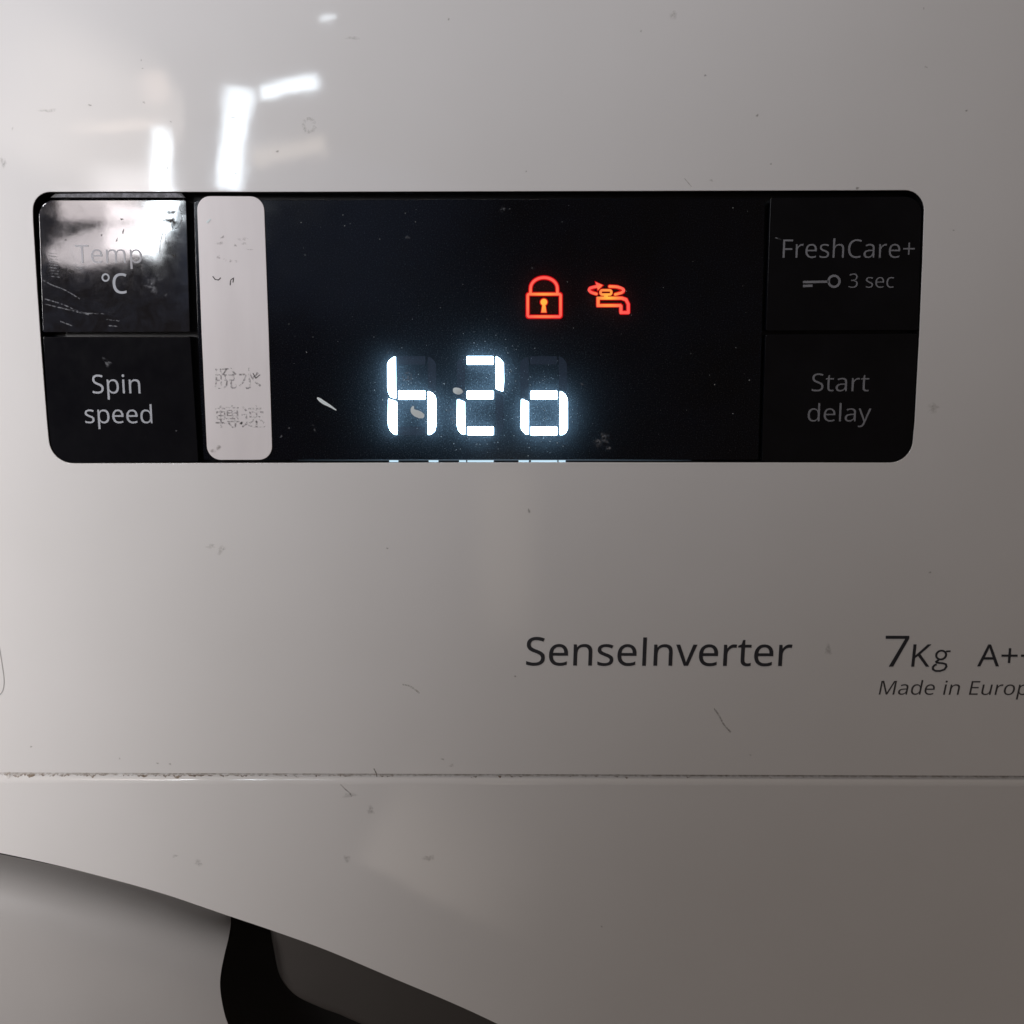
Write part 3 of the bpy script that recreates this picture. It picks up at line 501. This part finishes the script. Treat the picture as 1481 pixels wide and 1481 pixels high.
# dusty ledge in the gap above the keys
ledge = [(73, 285.5), (80, 280.5), (150, 279.5), (262, 279), (268, 286)]
d = plate('dust', [pxs(ledge, 0.0003)], 0.0003, 0.0016, M['housing'], washer, label='dusty ledge above the top left key')
d2 = plate('dust', [pxs([(79, 285.2), (86, 280.4), (150, 279.6), (256, 279.4), (266, 285.6)], 0.00025)], 0.00025, 0.00003, M['ledge_dust'], d)
d.name = 'ledge'

# ------------------------------------------------------------------ keys
BY = 0.00025       # depth of the key fronts
def key_cap(pts, rad, mat, label, y=BY):
    k = 0.16 / 1481
    return plate('button', [rounded(pxs(pts, y), [r * k for r in rad], 8)], y, 0.0032, mat, washer, 0.00011, label=label)

b_temp = key_cap([(55, 289), (269.5, 289), (274.5, 480), (61.5, 480.5)], [24, 3, 3, 3], M['button_worn'], 'top left key marked Temp, smeared and scratched')
b_spin = key_cap([(62, 487), (275, 486.5), (287, 668), (75.5, 668.8), (69.5, 612)], [2, 2, 2, 28, 0], M['button'], 'lower left key marked Spin speed')
b_fresh = key_cap([(1114, 286), (1334, 284), (1331, 370), (1328.5, 477.5), (1107.5, 478.5)], [3, 24, 0, 3, 3], M['button_right'], 'top right key marked FreshCare+')
b_start = key_cap([(1107, 483.5), (1328, 482.5), (1321.5, 610), (1316, 668), (1101.5, 668.2)], [2, 2, 0, 30, 2], M['button_right'], 'lower right key marked Start delay')

lettering('Temp', 110, 206, 380.5, 354, BY, M['ink_worn'], b_temp, -0.00002, label='faded word Temp')
plate('lettering', ribbon(pxs([(152.8 + 4.7 * math.cos(a), 401.4 + 4.9 * math.sin(a)) for a in [i * math.pi / 10 for i in range(20)]], BY), 2.2 * 0.16 / 1481, True), BY - 0.00004, 0.00004, M['ink_grey'], b_temp)
lettering('C', 164, 184.2, 424.3, 395.2, BY, M['ink_grey'], b_temp, 0.00002)
lettering('Spin', 134.3, 203.6, 569, 541.2, BY, M['ink_grey'], b_spin, -0.00001)
lettering('speed', 123.5, 220.8, 612, 584.4, BY, M['ink_grey'], b_spin, -0.00001)
lettering('FreshCare+', 1131.5, 1322.5, 373, 344.5, BY, M['ink_right'], b_fresh, -0.00003)
lettering('3 sec', 1227, 1292.5, 416.2, 395.3, BY, M['ink_right'], b_fresh, -0.00003)
lettering('Start', 1173.5, 1256.5, 566, 539.7, BY, M['ink_right'], b_start, -0.00003)
lettering('delay', 1167.5, 1259.6, 609.6, 582.6, BY, M['ink_right'], b_start, -0.00003)
# key symbol
kc = (1206.2, 406.8)
ring = [(kc[0] + 8 * math.cos(a), kc[1] + 8 * math.sin(a)) for a in [i * math.pi / 12 for i in range(24)]]
kk = 0.16 / 1481
loops = ribbon(pxs(ring, BY), 3.2 * kk, True)
ko = plate('key_symbol', loops, BY - 0.00004, 0.00004, M['ink_right'], b_fresh)
bar1 = plate('key_symbol', ribbon(pxs([(1161.3, 408), (1198.5, 407.3)], BY), 3.2 * kk, False, False), BY - 0.00004, 0.00004, M['ink_right'], b_fresh)
bar2 = plate('key_symbol', ribbon(pxs([(1161.3, 413.6), (1175, 413.2)], BY), 3.2 * kk, False, False), BY - 0.00004, 0.00004, M['ink_right'], b_fresh)
def join_into(a, others):
    bm = bmesh.new(); bm.from_mesh(a.data)
    for o in others: bm.from_mesh(o.data)
    bm.to_mesh(a.data); bm.free()
    for o in others: bpy.data.objects.remove(o)
join_into(ko, [bar1, bar2])

# ------------------------------------------------------------------ display window
DY = 0.00040
window = plate('display_window', [rounded(pxs([(279.5, 289), (700, 288), (1107, 286.5), (1102, 480), (1097, 665.5), (700, 665), (294.5, 665.5), (285.5, 480)], DY), [8 * kk, 0, 3 * kk, 0, 3 * kk, 0, 3 * kk, 0], 6)],
               DY, 0.0022, M['cover'], washer, 0.00012, label='glossy black display window')
# open the back so that light inside reaches the front sheet
bm = bmesh.new(); bm.from_mesh(window.data)
dead = [f for f in bm.faces if f.normal.y > 0.5 and f.calc_center_median().y > DY + 0.0015]
bmesh.ops.delete(bm, geom=dead, context='FACES')
bm.to_mesh(window.data); bm.free()

SEG_F = DY - 0.00003; SEG_T = 0.0021
def seg(pts, lit=True, ox=0, oy=0, k=1.0):
    q = [(ox + a * k, oy + b * k) for a, b in pts]
    c = rounded(pxs(q, SEG_F), 1.2 * kk, 2)
    if lit: return plate('digit_segment', [c], SEG_F, SEG_T, M['lit'], digit_parent, label='lit segment')
    return plate('digit_segment', [c], DY - 0.000008, 0.000004, M['unlit'], digit_parent, label='unlit segment')
S = 1 / 7.795; T = 1 / 7.405
h_ul = [(213, 120), (185, 128), (155, 150), (130, 175), (118, 205), (119, 480), (130, 535), (152, 577), (218, 602)]
h_ll = [(128, 598), (135, 597), (228, 630), (230, 1008), (190, 995), (152, 960), (130, 910), (123, 860)]
mid = [(243, 506), (548, 506), (548, 607), (243, 607)]
lr = [(570, 512), (592, 514), (630, 534), (660, 568), (669, 605), (670, 900), (655, 965), (615, 998), (575, 1008)]
top2 = [(1013, 118), (1315, 118), (1315, 213), (1013, 213)]
ur2 = [(1337, 120), (1362, 126), (1400, 155), (1430, 195), (1434, 400), (1425, 518), (1342, 490)]
mid2 = [(1015, 508), (1317, 508), (1317, 602), (1015, 602)]
ll2 = [(905, 600), (993, 632), (997, 1005), (955, 995), (918, 955), (900, 890)]
bot2 = [(1020, 912), (1318, 912), (1318, 1008), (1020, 1008)]
digit_parent = window
for q in (h_ul, h_ll, mid, lr, top2, ur2, mid2, ll2, bot2): seg(q, True, 545, 500, S)
o_mid = [(868, 483), (1157, 483), (1157, 575), (868, 575)]
o_ll = [(768, 567), (850, 600), (850, 955), (812, 945), (778, 910), (760, 870)]
o_bot = [(868, 868), (1155, 868), (1155, 960), (868, 960)]
o_lr = [(1180, 490), (1205, 492), (1240, 518), (1262, 560), (1267, 600), (1267, 890), (1250, 930), (1215, 955), (1178, 957)]
for q in (o_mid, o_ll, o_bot, o_lr): seg(q, True, 650, 500, T)
# segments that are off
def shift(q, dx): return [(a + dx, b) for a, b in q]
ul_m = [(905, 590), (993, 600), (997, 120), (955, 130), (915, 165), (900, 205)]
lr_m = [(1337, 512), (1362, 516), (1400, 540), (1430, 580), (1434, 900), (1415, 965), (1380, 998), (1340, 1008)]
seg(shift(top2, -770), False, 545, 500, S)
seg(shift(ur2, -765), False, 545, 500, S)
seg(shift(bot2, -772), False, 545, 500, S)
seg(ul_m, False, 545, 500, S)
seg(lr_m, False, 545, 500, S)
seg(shift(top2, 715), False, 545, 500, S)
seg(shift(ul_m, 715), False, 545, 500, S)
seg(shift(ur2, 713), False, 545, 500, S)

# red icons
def icon(name, loops, mat, label, glow):
    o = None
    for i, lp in enumerate(loops):
        y = SEG_F - 0.000006 * i
        p_ = plate(name, lp, y, 0.0014 if i < 2 else 0.0012, mat, window)
        if o is None: o = p_
        else: join_into(o, [p_])
    o['label'] = label
    g = None
    for i, lp in enumerate(glow):
        q_ = plate(name + '_glow', lp, SEG_F + 0.000012 - 0.000001 * i, 0.0004, M['red_bleed'], window)
        if g is None: g = q_
        else: join_into(g, [q_])
    return o
M['red_bleed'] = emis('red_bleed', (0.60, 0.004, 0.008), 1.0)  # wider red emissive plates paint the halo round the icons
Z = lambda pts: pxs([(740 + a * S, 385 + b * S) for a, b in pts], SEG_F)
st = 29 * S * kk
pc = Z([(363, 400)])[0]; m_lock = icon_mat('red_padlock_light', (pc[0], SEG_F, pc[1]), 0.0040)
body = rounded(Z([(181, 315), (552, 315), (552, 569), (181, 569)]), 2.2 * kk, 5)
arc = [(212, 300), (213, 250)] + [(364 - 151 * math.cos(a), 250 - 122 * math.sin(a)) for a in [i * math.pi / 14 for i in range(1, 14)]] + [(515, 250), (516, 300)]
kh = [(363 + 38 * math.cos(a), 405 + 38 * math.sin(a)) for a in [i * math.pi / 10 for i in range(20)]]
icon('padlock_icon', [ribbon(body, st, True), ribbon(Z(arc), st, False, False), [Z(kh)], [Z([(348, 425), (378, 425), (392, 522), (333, 522)])]],
     m_lock, 'red glowing padlock symbol',
     [[rounded(Z([(155, 289), (578, 289), (578, 595), (155, 595)]), 4.5 * kk, 5), Z([(206, 340), (527, 340), (527, 544), (206, 544)])], ribbon(Z(arc), st * 1.75, False, False), [Z([(363 + 50 * math.cos(a), 405 + 50 * math.sin(a)) for a in [i * math.pi / 10 for i in range(20)]])], [Z([(340, 425), (386, 425), (402, 530), (323, 530)])]])
tc_ = Z([(1090, 350)])[0]; m_tap = icon_mat('red_tap_light', (tc_[0], SEG_F, tc_[1]), 0.0034)
tap_o = rounded(Z([(957, 343), (1245, 343), (1300, 360), (1331, 425), (1331, 539), (1215, 539), (1215, 460), (957, 460)]), [0.8 * kk, 0, 0, 0, 0.8 * kk, 0.8 * kk, 0.4 * kk, 0.8 * kk], 3)
tap_i = Z([(992, 377), (1235, 377), (1277, 392), (1298, 430), (1298, 506), (1249, 506), (1249, 448), (1234, 427), (992, 427)])
la = smooth_path([(955, 312), (905, 298), (872, 272), (890, 245), (960, 228)], 5)
ra = smooth_path([(1105, 228), (1180, 232), (1245, 250), (1268, 275), (1235, 302), (1168, 318)], 5)
knob = rounded(Z([(1002, 271), (1124, 271), (1124, 319), (1002, 319)]), 2.6 * kk, 5)
icon('tap_icon', [[tap_o, tap_i], ribbon(Z(la), st), ribbon(Z(smooth_path([(1105, 228), (1180, 232), (1240, 248), (1266, 272)], 4)), st), ribbon(Z([(1266, 276), (1238, 300), (1168, 318)]), st), [Z([(945, 178), (1028, 214), (972, 272), (960, 230)])], ribbon(knob, st * .9, True), [Z([(1040, 325), (1085, 325), (1085, 352), (1040, 352)])]],
     m_tap, 'red glowing tap symbol with a turning arrow',
     [ribbon(Z([(974, 352), (974, 360), (1245, 360), (1290, 378), (1314, 430), (1314, 530)]), st * 1.7, False, False), ribbon(Z([(1322, 522), (1222, 522)]), st * 1.7, False, False), ribbon(Z([(1232, 522), (1232, 430)]), st * 1.7, False, False), ribbon(Z([(1240, 441), (958, 441)]), st * 1.7, False, False), ribbon(Z([(974, 455), (974, 350)]), st * 1.7, False, False),
      ribbon(Z([(955, 312), (895, 290)]), st * 1.6), ribbon(Z([(885, 250), (960, 228)]), st * 1.6), ribbon(Z([(1105, 228), (1190, 234), (1255, 262)]), st * 1.6), ribbon(Z([(1255, 290), (1168, 318)]), st * 1.6), [Z([(935, 166), (1044, 214), (966, 288), (950, 235)])], ribbon(knob, st * 1.2, True)])

# digits' reflection on the window's lower lip, painted as emissive slivers
def lip_glint(u0, u1, mat, h=2.2, v=666.3):
    return plate('painted_lip_glint', [pxs([(u0, v - h / 2), (u1, v - h / 2), (u1, v + h / 2), (u0, v + h / 2)], 0.00016)], 0.00016, 0.0002, mat, window)
plate('painted_lip_glint', ribbon(pxs([(430, 665.6), (548, 665.5), (700, 665.3), (850, 665.4), (1000, 665.8)], 0.00016), [0.00001, 0.00009, 0.00016, 0.0001, 0.00001], False, False), 0.00017, 0.0001, M['lip_glint_dim'], window)
for a, b in ((563, 576), (620, 634), (664, 674), (676, 714), (750, 765), (768, 806), (808, 818)): lip_glint(a, b, M['lip_glint'], 2.6, 667)

# silver label strip stuck over the left end of the window
LY = DY - 0.00018
strip = plate('label_strip', [rounded(pxs([(284.5, 283.5), (381.5, 284), (388.5, 480), (394, 665), (300, 665.3), (291.5, 480)], LY), [19 * kk, 19 * kk, 0, 20 * kk, 20 * kk, 0], 8)],
              LY, 0.00016, M['label'], washer, 0.00004, label='silver sticker strip with rubbed off writing')
IY = LY
for (u_, v_, a_, b_, r_) in [(318, 352, 4.5, 2.6, 10), (322, 343, 3, 2, 0), (352, 346, 6, 2.6, 5), (353, 352, 2.5, 2.4, 0), (316, 372, 2, 3.4, 0), (326, 376, 2.6, 1.6, 10), (334, 377, 3, 1.6, 0), (342, 378, 2.4, 1.6, 0), (361, 361, 4, 1.2, 5), (340, 355, 1.6, 2.6, 0)]:
    blob(u_, v_, a_, b_, IY, M['ghost_ink_faint'], strip, r_, .7)
lettering('脫水', 310, 378, 560, 532, IY, M['ghost_ink'], strip, name='worn_writing', thick=0.00002, label='rubbed off characters')
lettering('轉速', 312, 384, 616, 586, IY, M['ghost_ink'], strip, name='worn_writing', thick=0.00002, label='rubbed off characters')
stroke([(308, 400), (311, 404), (316, 405), (319, 402)], 1.3, IY, M['crust'], strip, 'dirt_mark', 0.00003)
stroke([(333, 412), (333.5, 405), (338, 402), (337, 408)], 1.3, IY, M['crust'], strip, 'dirt_mark', 0.00003)
stroke([(300, 321), (304.5, 317)], [3.2, 1.5], IY, M['crumb'], strip, 'dirt_mark', 0.00003)
blob(308, 652, 4, 3, IY, M['speck'], strip); blob(316, 647, 3.2, 4, IY, M['speck'], strip, 20)
blob(349, 612, 2.4, 2, IY, M['crust'], strip); blob(371, 610, 2, 1.6, IY, M['crust'], strip)
stroke([(366, 540), (370, 547), (376, 542)], 1.2, IY, M['crust'], strip, 'dirt_mark', 0.00003)
stroke([(322, 534), (334, 533), (338, 540)], 2.0, IY, M['ghost_ink'], strip, 'dirt_mark', 0.00003)

# ------------------------------------------------------------------ print on the control panel
PY = -0.00001
lettering('SenseInverter', 760.8, 1144.6, 962.6, 921.5, 0, M['ink_dark'], panel, 0.000005, 0.02, thick=0.00008)
lettering('7', 1278, 1312.7, 964.3, 919, 0, M['ink_dark'], panel, -0.00005, thick=0.00008)
lettering('Kg', 1317.5, 1373.2, 964.2, 931.7, 0, M['ink_dark'], panel, -0.00002, 0.04, thick=0.00008)
lettering('A+++', 1413, 1527, 963.7, 932, 0, M['ink_dark'], panel, -0.00001, thick=0.00008)
lettering('Made in Europe', 1270.6, 1505, 1004.8, 983.5, 0, M['ink_small'], panel, -0.00002, 0.13, thick=0.00005)
stroke(smooth_path([(-3, 925), (0, 941), (3, 960), (5.5, 978), (5.8, 990), (3.5, 1000), (-2, 1006), (-10, 1009)], 4), 1.3, 0, M['ink_line'], panel, 'printed_line', 0.00003)

# ------------------------------------------------------------------ door, handle recess, surround
def door_edge(y):
    return pxs(smooth_path([(300, 1250), (322, 1290), (331, 1316), (333.8, 1331), (331, 1354), (322.8, 1389), (318.3, 1420), (320.9, 1448.5), (329.5, 1481), (352, 1530), (400, 1600), (470, 1700), (540, 1850)], 5), y)
DP = 0.0075
def arch_v(u):
    q = [(-900, 1375), (-640, 1270), (-400, 1212), (-200, 1202)] + arch_in
    for (a0, b0), (a1, b1) in zip(q, q[1:]):
        if u <= a1: return b0 + (b1 - b0) * (u - a0) / (a1 - a0)
    return q[-1][1]
cont = smooth_path([(296, 1235), (318, 1290), (330, 1316), (333.8, 1331), (331, 1354), (322.8, 1389), (318.3, 1420), (320.9, 1448.5), (329.5, 1481), (352, 1530), (400, 1600), (470, 1700), (540, 1850)], 5)
def door_depth(off, uu=0): return DP + 0.0100 * math.exp(-max(off, 0) * (0.16 / 1481) / 0.0042) + 0.0030 * max(0, (uu + 60) / 390) ** 2
bm = bmesh.new(); rows = []
NU = 40
for (uc, vc) in cont:
    off = vc - arch_v(uc); row = []
    for i in range(NU + 1):
        uu = -700 + (uc + 700) * i / NU
        o_ = off if off < 300 else off
        row.append(bm.verts.new(P(uu, arch_v(uu) + o_, door_depth(o_, uu))))
    rows.append(row)
for r0, r1 in zip(rows, rows[1:]):
    for i in range(NU):
        f = bm.faces.new((r0[i], r0[i + 1], r1[i + 1], r1[i])); f.smooth = True
rim0 = [bm.verts.new(r_[-1].co.copy()) for r_ in rows]
rim1 = [bm.verts.new(v_.co + Vector((-0.00025, 0.0006, 0))) for v_ in rim0]
rim2 = [bm.verts.new(v_.co + Vector((-0.0012, 0.0016, 0))) for v_ in rim0]
for ra, rb in ((rim0, rim1), (rim1, rim2)):
    for i in range(len(ra) - 1): bm.faces.new((ra[i], ra[i + 1], rb[i + 1], rb[i]))
bmesh.ops.recalc_face_normals(bm, faces=bm.faces[:])
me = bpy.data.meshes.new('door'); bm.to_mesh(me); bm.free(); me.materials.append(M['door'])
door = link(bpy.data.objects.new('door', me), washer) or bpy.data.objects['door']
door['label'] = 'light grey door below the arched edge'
gk = [p_ for p_ in arch_in if p_[0] < 250]
gl = [(-300, 1195), (-150, 1205)] + gk
plate('dark_gap_strip', [pxs([(u_, v_ + 3.4 * max(0, 1 - max(u_, 0) / 240)) for u_, v_ in gl] + [(u_, v_ - 12) for u_, v_ in gl[::-1]], 0.0032)], 0.0032, 0.001, M['black_in'], washer)  # added black strip painting the dark gap under the arch edge
HP = 0.036
plate('handle_recess', [pxs([(200, 1150), (900, 1300), (1500, 1700), (1500, 2300), (200, 2300)], HP)], HP, 0.004, M['black_in'], washer)
SP = 0.022
sp = smooth_path([(384, 1300), (386, 1343), (391.8, 1381), (401, 1419), (423, 1446), (461, 1465), (502, 1481), (600, 1530), (720, 1640), (800, 1800)], 5)
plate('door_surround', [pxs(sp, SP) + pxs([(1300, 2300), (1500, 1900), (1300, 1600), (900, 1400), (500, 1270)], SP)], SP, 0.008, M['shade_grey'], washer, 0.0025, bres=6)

# ------------------------------------------------------------------ dirt and wear
G, W_ = M['grime'], M['speck']
# ring-shaped dried drop
for i in range(9):
    a_ = i * 2 * math.pi / 9 + .3
    blob(447 + 8 * math.cos(a_), 181 + 9.5 * math.sin(a_), 3.2 + 1.2 * math.sin(i * 2.1), 2.8, 0, M['pale_grime'], panel, math.degrees(a_) + 90, .4)
blob(974, 22, 6, 6, 0, M['pale_grime'], panel, 0, .25)
for (u, v, a, b) in [(204, 87, 1.6, 1.2), (206, 99, 1.2, 1.0), (130, 152, 2.4, 1.6), (208, 148, 2, 1.6), (247, 176, 1.4, 1.4), (18, 186, 1.5, 2), (5, 235, 5, 6), (242, 243, 1.3, 1.3), (337, 170, 3, 1.6), (401, 219, 2.6, 1.6), (341, 251, 1.3, 1.2),
                     (1339, 97, 2.2, 1.6), (1336, 12, 1.4, 1.4), (1095, 167, 2, 2), (1020, 109, 1.6, 2), (1115, 237, 1.5, 1.5), (761, 248, 1.3, 1.3), (1398, 160, 2, 1.4), (927, 45, 1.4, 1.4), (649, 28, 1.6, 1.6), (1240, 272, 3.2, 1.6), (1029, 261, 2.4, 1.6),
                     (1379, 333, 1.8, 1.0), (765, 739, 2, 3.2), (560, 793, 1.4, 1.4), (1345, 828, 2, 1.6), (745, 978, 1.4, 1.8), (653, 1107, 3.6, 2.2), (640, 1098, 2.4, 1.4), (45, 1080, 2.0, 1), (246, 1105, 1.6, 1.8), (173, 1097, 1, 1.4), (228, 1104, 2.0, 1),
                     (1085, 1092, 2, 1.4), (870, 1340, 1.4, 1.2)]:
    blob(u, v, a, b, 0, W_ if a < 3.3 else G, panel if v < 1119 else lower, rough=.5)
for (u, v, a, b) in [(1198, 940, 6, 6), (305, 790, 7, 3), (320, 795, 5, 6), (1350, 590, 9, 6), (505, 1150, 8, 4), (536, 1172, 6, 5), (253, 1238, 4, 2), (287, 1248, 6, 4), (620, 1241, 7, 5), (502, 1242, 6, 4), (510, 55, 8, 3), (70, 160, 10, 3)]:
    blob(u, v, a, b, 0, M['pale_grime'] if v < 900 else G, panel if v < 1119 else lower, rough=.6)
stroke(smooth_path([(1033, 1025), (1040, 1035), (1047, 1048), (1056, 1058)], 4), [1.2] + [2.2] * 11 + [3.0], 0, G, panel, 'dirt_mark')
stroke(smooth_path([(583, 990), (592, 992), (600, 997), (606, 1002)], 3), 2.4, 0, M['pale_grime'], panel, 'dirt_mark')
stroke(smooth_path([(493, 1135), (500, 1142), (506, 1147), (508, 1152)], 3), 1.6, 0, G, lower, 'dirt_mark')
stroke(smooth_path([(541, 1112), (544, 1118), (545, 1123)], 3), 1.6, 0, W_, panel, 'dirt_mark')
for pts in ([(1000, 270), (990, 258)],):
    stroke(pts, 1.0, 0, M['pale_grime'], panel, 'scratch', 0.00002)

# brown dirt lying in the seam: uneven bits all along it (nobody could count them)
rnd = random.Random(3); bm = bmesh.new()
u = -60
while u < 1560:
    ln = rnd.uniform(2, 16); hgt = rnd.uniform(1.2, 4.6) * (1.5 if rnd.random() < .12 else 1)
    v0 = 1119.6 + rnd.uniform(-.4, .8)
    n = 7; up = [(u + ln * i / n, v0 + rnd.uniform(-.6, .6)) for i in range(n + 1)]
    dn = [(u + ln * i / n, v0 + hgt * math.sin(math.pi * (i + .4) / (n + .8)) * rnd.uniform(.6, 1.1)) for i in range(n, -1, -1)]
    vsx = []
    for a_, b_ in up + dn:
        drop = min(max((zt - P(a_, b_, 0.0005).z) / 0.0018, 0), 1)        # lies on the rolled edge
        yy = 0.0013 * (1 - math.sqrt(max(0, 1 - (1 - drop) ** 2)))
        vsx.append(bm.verts.new(P(a_, b_, yy - 0.00004)))
    try: bm.faces.new(vsx)
    except ValueError: pass
    u += ln * rnd.uniform(.5, 1.6)
bmesh.ops.triangulate(bm, faces=bm.faces[:])
geo = bmesh.ops.extrude_face_region(bm, geom=bm.faces[:])
for v_ in [g for g in geo['geom'] if isinstance(g, bmesh.types.BMVert)]: v_.co.y += 0.00003
lay = bm.verts.layers.float.new('thin')
strip_p = [(i * 0.00006, (0.0, 0.0, 0.1, 0.2, 0.35, 0.5, 0.7, 0.85, 1.0)[i]) for i in range(9)]
prev = None
for dz, th in strip_p:
    dr = dz / 0.0018; yy = 0.0013 * (1 - math.sqrt(max(0, 1 - (1 - dr) ** 2)))
    cur = []
    for xx in (LEFT, RIGHT):
        q = bm.verts.new((xx, yy - 0.00002, zt - dz)); q[lay] = th; cur.append(q)
    if prev: bm.faces.new((prev[0], prev[1], cur[1], cur[0]))
    prev = cur
bmesh.ops.recalc_face_normals(bm, faces=bm.faces[:])
me = bpy.data.meshes.new('seam_dirt'); bm.to_mesh(me); bm.free(); me.materials.append(M['seam_dirt'])
o = bpy.data.objects.new('seam_dirt', me); link(o, washer); o['kind'] = 'stuff'; o['label'] = 'brown dirt in the seam under the control panel'
blob(12, 1121, 4, 4.5, 0, M['seam_dirt'], lower)

# Temp key: crust in the corner, crumbs, smears
cr = b_temp
blob(246, 308, 5, 5, BY, M['crust'], cr, rough=.7); blob(248, 321, 8, 8, BY, M['crust'], cr, rough=.7, seed=2)
blob(240, 318, 5, 3, BY, M['crust'], cr, 30, .6)
for q in ([(258, 296), (263, 312), (262, 330), (256, 345)], [(236, 336), (232, 350), (231, 366)], [(226, 322), (232, 324)], [(250, 332), (258, 328), (262, 318)], [(238, 331), (240, 352)]):
    stroke(smooth_path(q, 4), 1.1, BY, M['dust'], cr, 'scratch')
for (u, v, a, b, r_) in [(176, 317, 2.2, 1.2, 20), (178, 335, 1.3, 3, 10), (169, 347, 1.2, 2.8, 30), (147, 340, 1.2, 1.2, 0), (95, 347, 1.2, 1.2, 0), (200, 384, 5, 3, 0), (252, 370, 3.5, 2.5, 40), (103, 392, 4, 2, 0)]:
    blob(u, v, a, b, BY, M['crust'], cr, r_, .5)
blob(219, 413, 11, 7, BY, M['dust'], cr, 35, .8); blob(240, 427, 2.4, 2, BY, M['dust'], cr); blob(118, 388, 10, 5, BY, M['dust'], cr, 15, .7)
for k in range(9): stroke([(70 + k * .4, 366 + k * 4.2), (82 + k * .5, 367.2 + k * 4.2)], 1.2, BY, M['dust'], cr, 'scratch')
for q in ([(62, 405), (75, 412), (95, 420), (115, 432)], [(64, 432), (90, 440), (120, 452), (150, 454)], [(66, 440), (95, 447), (128, 455)], [(155, 462), (172, 464)], [(158, 471), (170, 472)], [(88, 465), (104, 471)]):
    stroke(smooth_path(q, 4), 1.6, BY, M['dust'], cr, 'scratch')
# Spin key
blob(155, 524, 6, 5, BY, M['dust'], b_spin, 10, .7); blob(255, 623, 1.2, 1.2, BY, M['dust'], b_spin); blob(210, 632, 1.2, 1.2, BY, M['dust'], b_spin)
stroke([(1122, 344), (1129, 346)], 1.6, BY, M['dust'], b_fresh, 'scratch')
# display window: residue brightened in colour for the glow, specks of dust
WY = DY
cr = window
stroke(smooth_path([(460, 576), (468, 582), (477, 587), (486, 593)], 4), [3, 4, 5, 5, 5, 5, 4.4, 4, 3.6, 3, 2.6, 2, 1.5], WY, M['crumb'], cr, 'dirt_mark', 0.00006)
cb = emis('glowing_residue', (0.36, 0.50, 0.56), 1.0)
M['residue'] = M['crumb']
blob(662, 565.5, 6.3, 4.4, WY, M['crumb'], cr, 8, .12, thick=0.0001)
stroke(smooth_path([(597.5, 588.5), (596.5, 592), (599, 596), (605, 599), (610, 601)], 4), [3, 3.6, 4, 4.5, 5, 6, 7, 8, 8.5, 9, 10, 10, 10, 10, 10, 9, 8], WY, M['crumb'], cr, 'dirt_mark', 0.0001)
for q in ([(586, 540), (592, 539), (595, 543), (594, 549), (586, 549)], [(583, 545), (584, 550), (590, 549), (590, 544)]):
    stroke(smooth_path(q, 3), 1.4, WY, M['dust'], cr, 'scratch', 0.00006)
for q in ([(648, 596), (653, 592), (658, 596), (657, 603), (651, 604)], [(652, 606), (656, 609), (658, 613)], [(661, 606), (653, 609)]):
    stroke(smooth_path(q, 3), 1.3, WY, M['dust'], cr, 'scratch', 0.00006)
for (u, v, s) in [(560.5, 509.5, 1.6), (557.5, 570, 1.2), (590, 631, 1.0), (750, 558, 1.3), (407, 631, 1.8), (842, 556, 2.2), (455, 622, 2.0), (775, 468, .9), (770, 388, 1.6), (730, 640, .8), (590, 343, 3.0), (727, 303, 4.0), (460, 602, 1.3), (452, 615, 1.4), (418, 619, 1.6)]:
    blob(u, v, s, s, WY, M['dust'], cr, 0, .5, thick=0.00004)
blob(872, 636, 10, 9, WY, M['dust'], cr, 30, .9); blob(880, 648, 5, 3, WY, M['dust'], cr)
rnd = random.Random(11); bm = bmesh.new()
centres = [(565, 570), (620, 600), (670, 600), (735, 545), (760, 600), (820, 600), (700, 512), (787, 640), (695, 640), (600, 560), (787, 552)]
for i in range(360):
    if i < 290:
        c = rnd.choice(centres); u = rnd.gauss(c[0], 16); v = rnd.gauss(c[1], 18)
    else: u = rnd.uniform(400, 1090); v = rnd.uniform(292, 655)
    if not (402 < u < 1092 and 292 < v < 660): continue
    r_ = rnd.uniform(.25, .7); n = 6
    pts = [(u + r_ * rnd.uniform(.6, 1.3) * math.cos(k * math.pi / 3), v + r_ * rnd.uniform(.6, 1.3) * math.sin(k * math.pi / 3)) for k in range(n)]
    lo = [bm.verts.new(P(a, b, WY - 0.000002)) for a, b in pts]; hi = bm.verts.new(P(u, v, WY - 0.00009))
    for k in range(n): bm.faces.new((lo[k], lo[(k + 1) % n], hi))
me = bpy.data.meshes.new('dust_specks'); bm.to_mesh(me); bm.free(); me.materials.append(M['crumb'])
o = bpy.data.objects.new('dust_specks', me); link(o, window); o['kind'] = 'stuff'; o['label'] = 'fine dust on the display window'
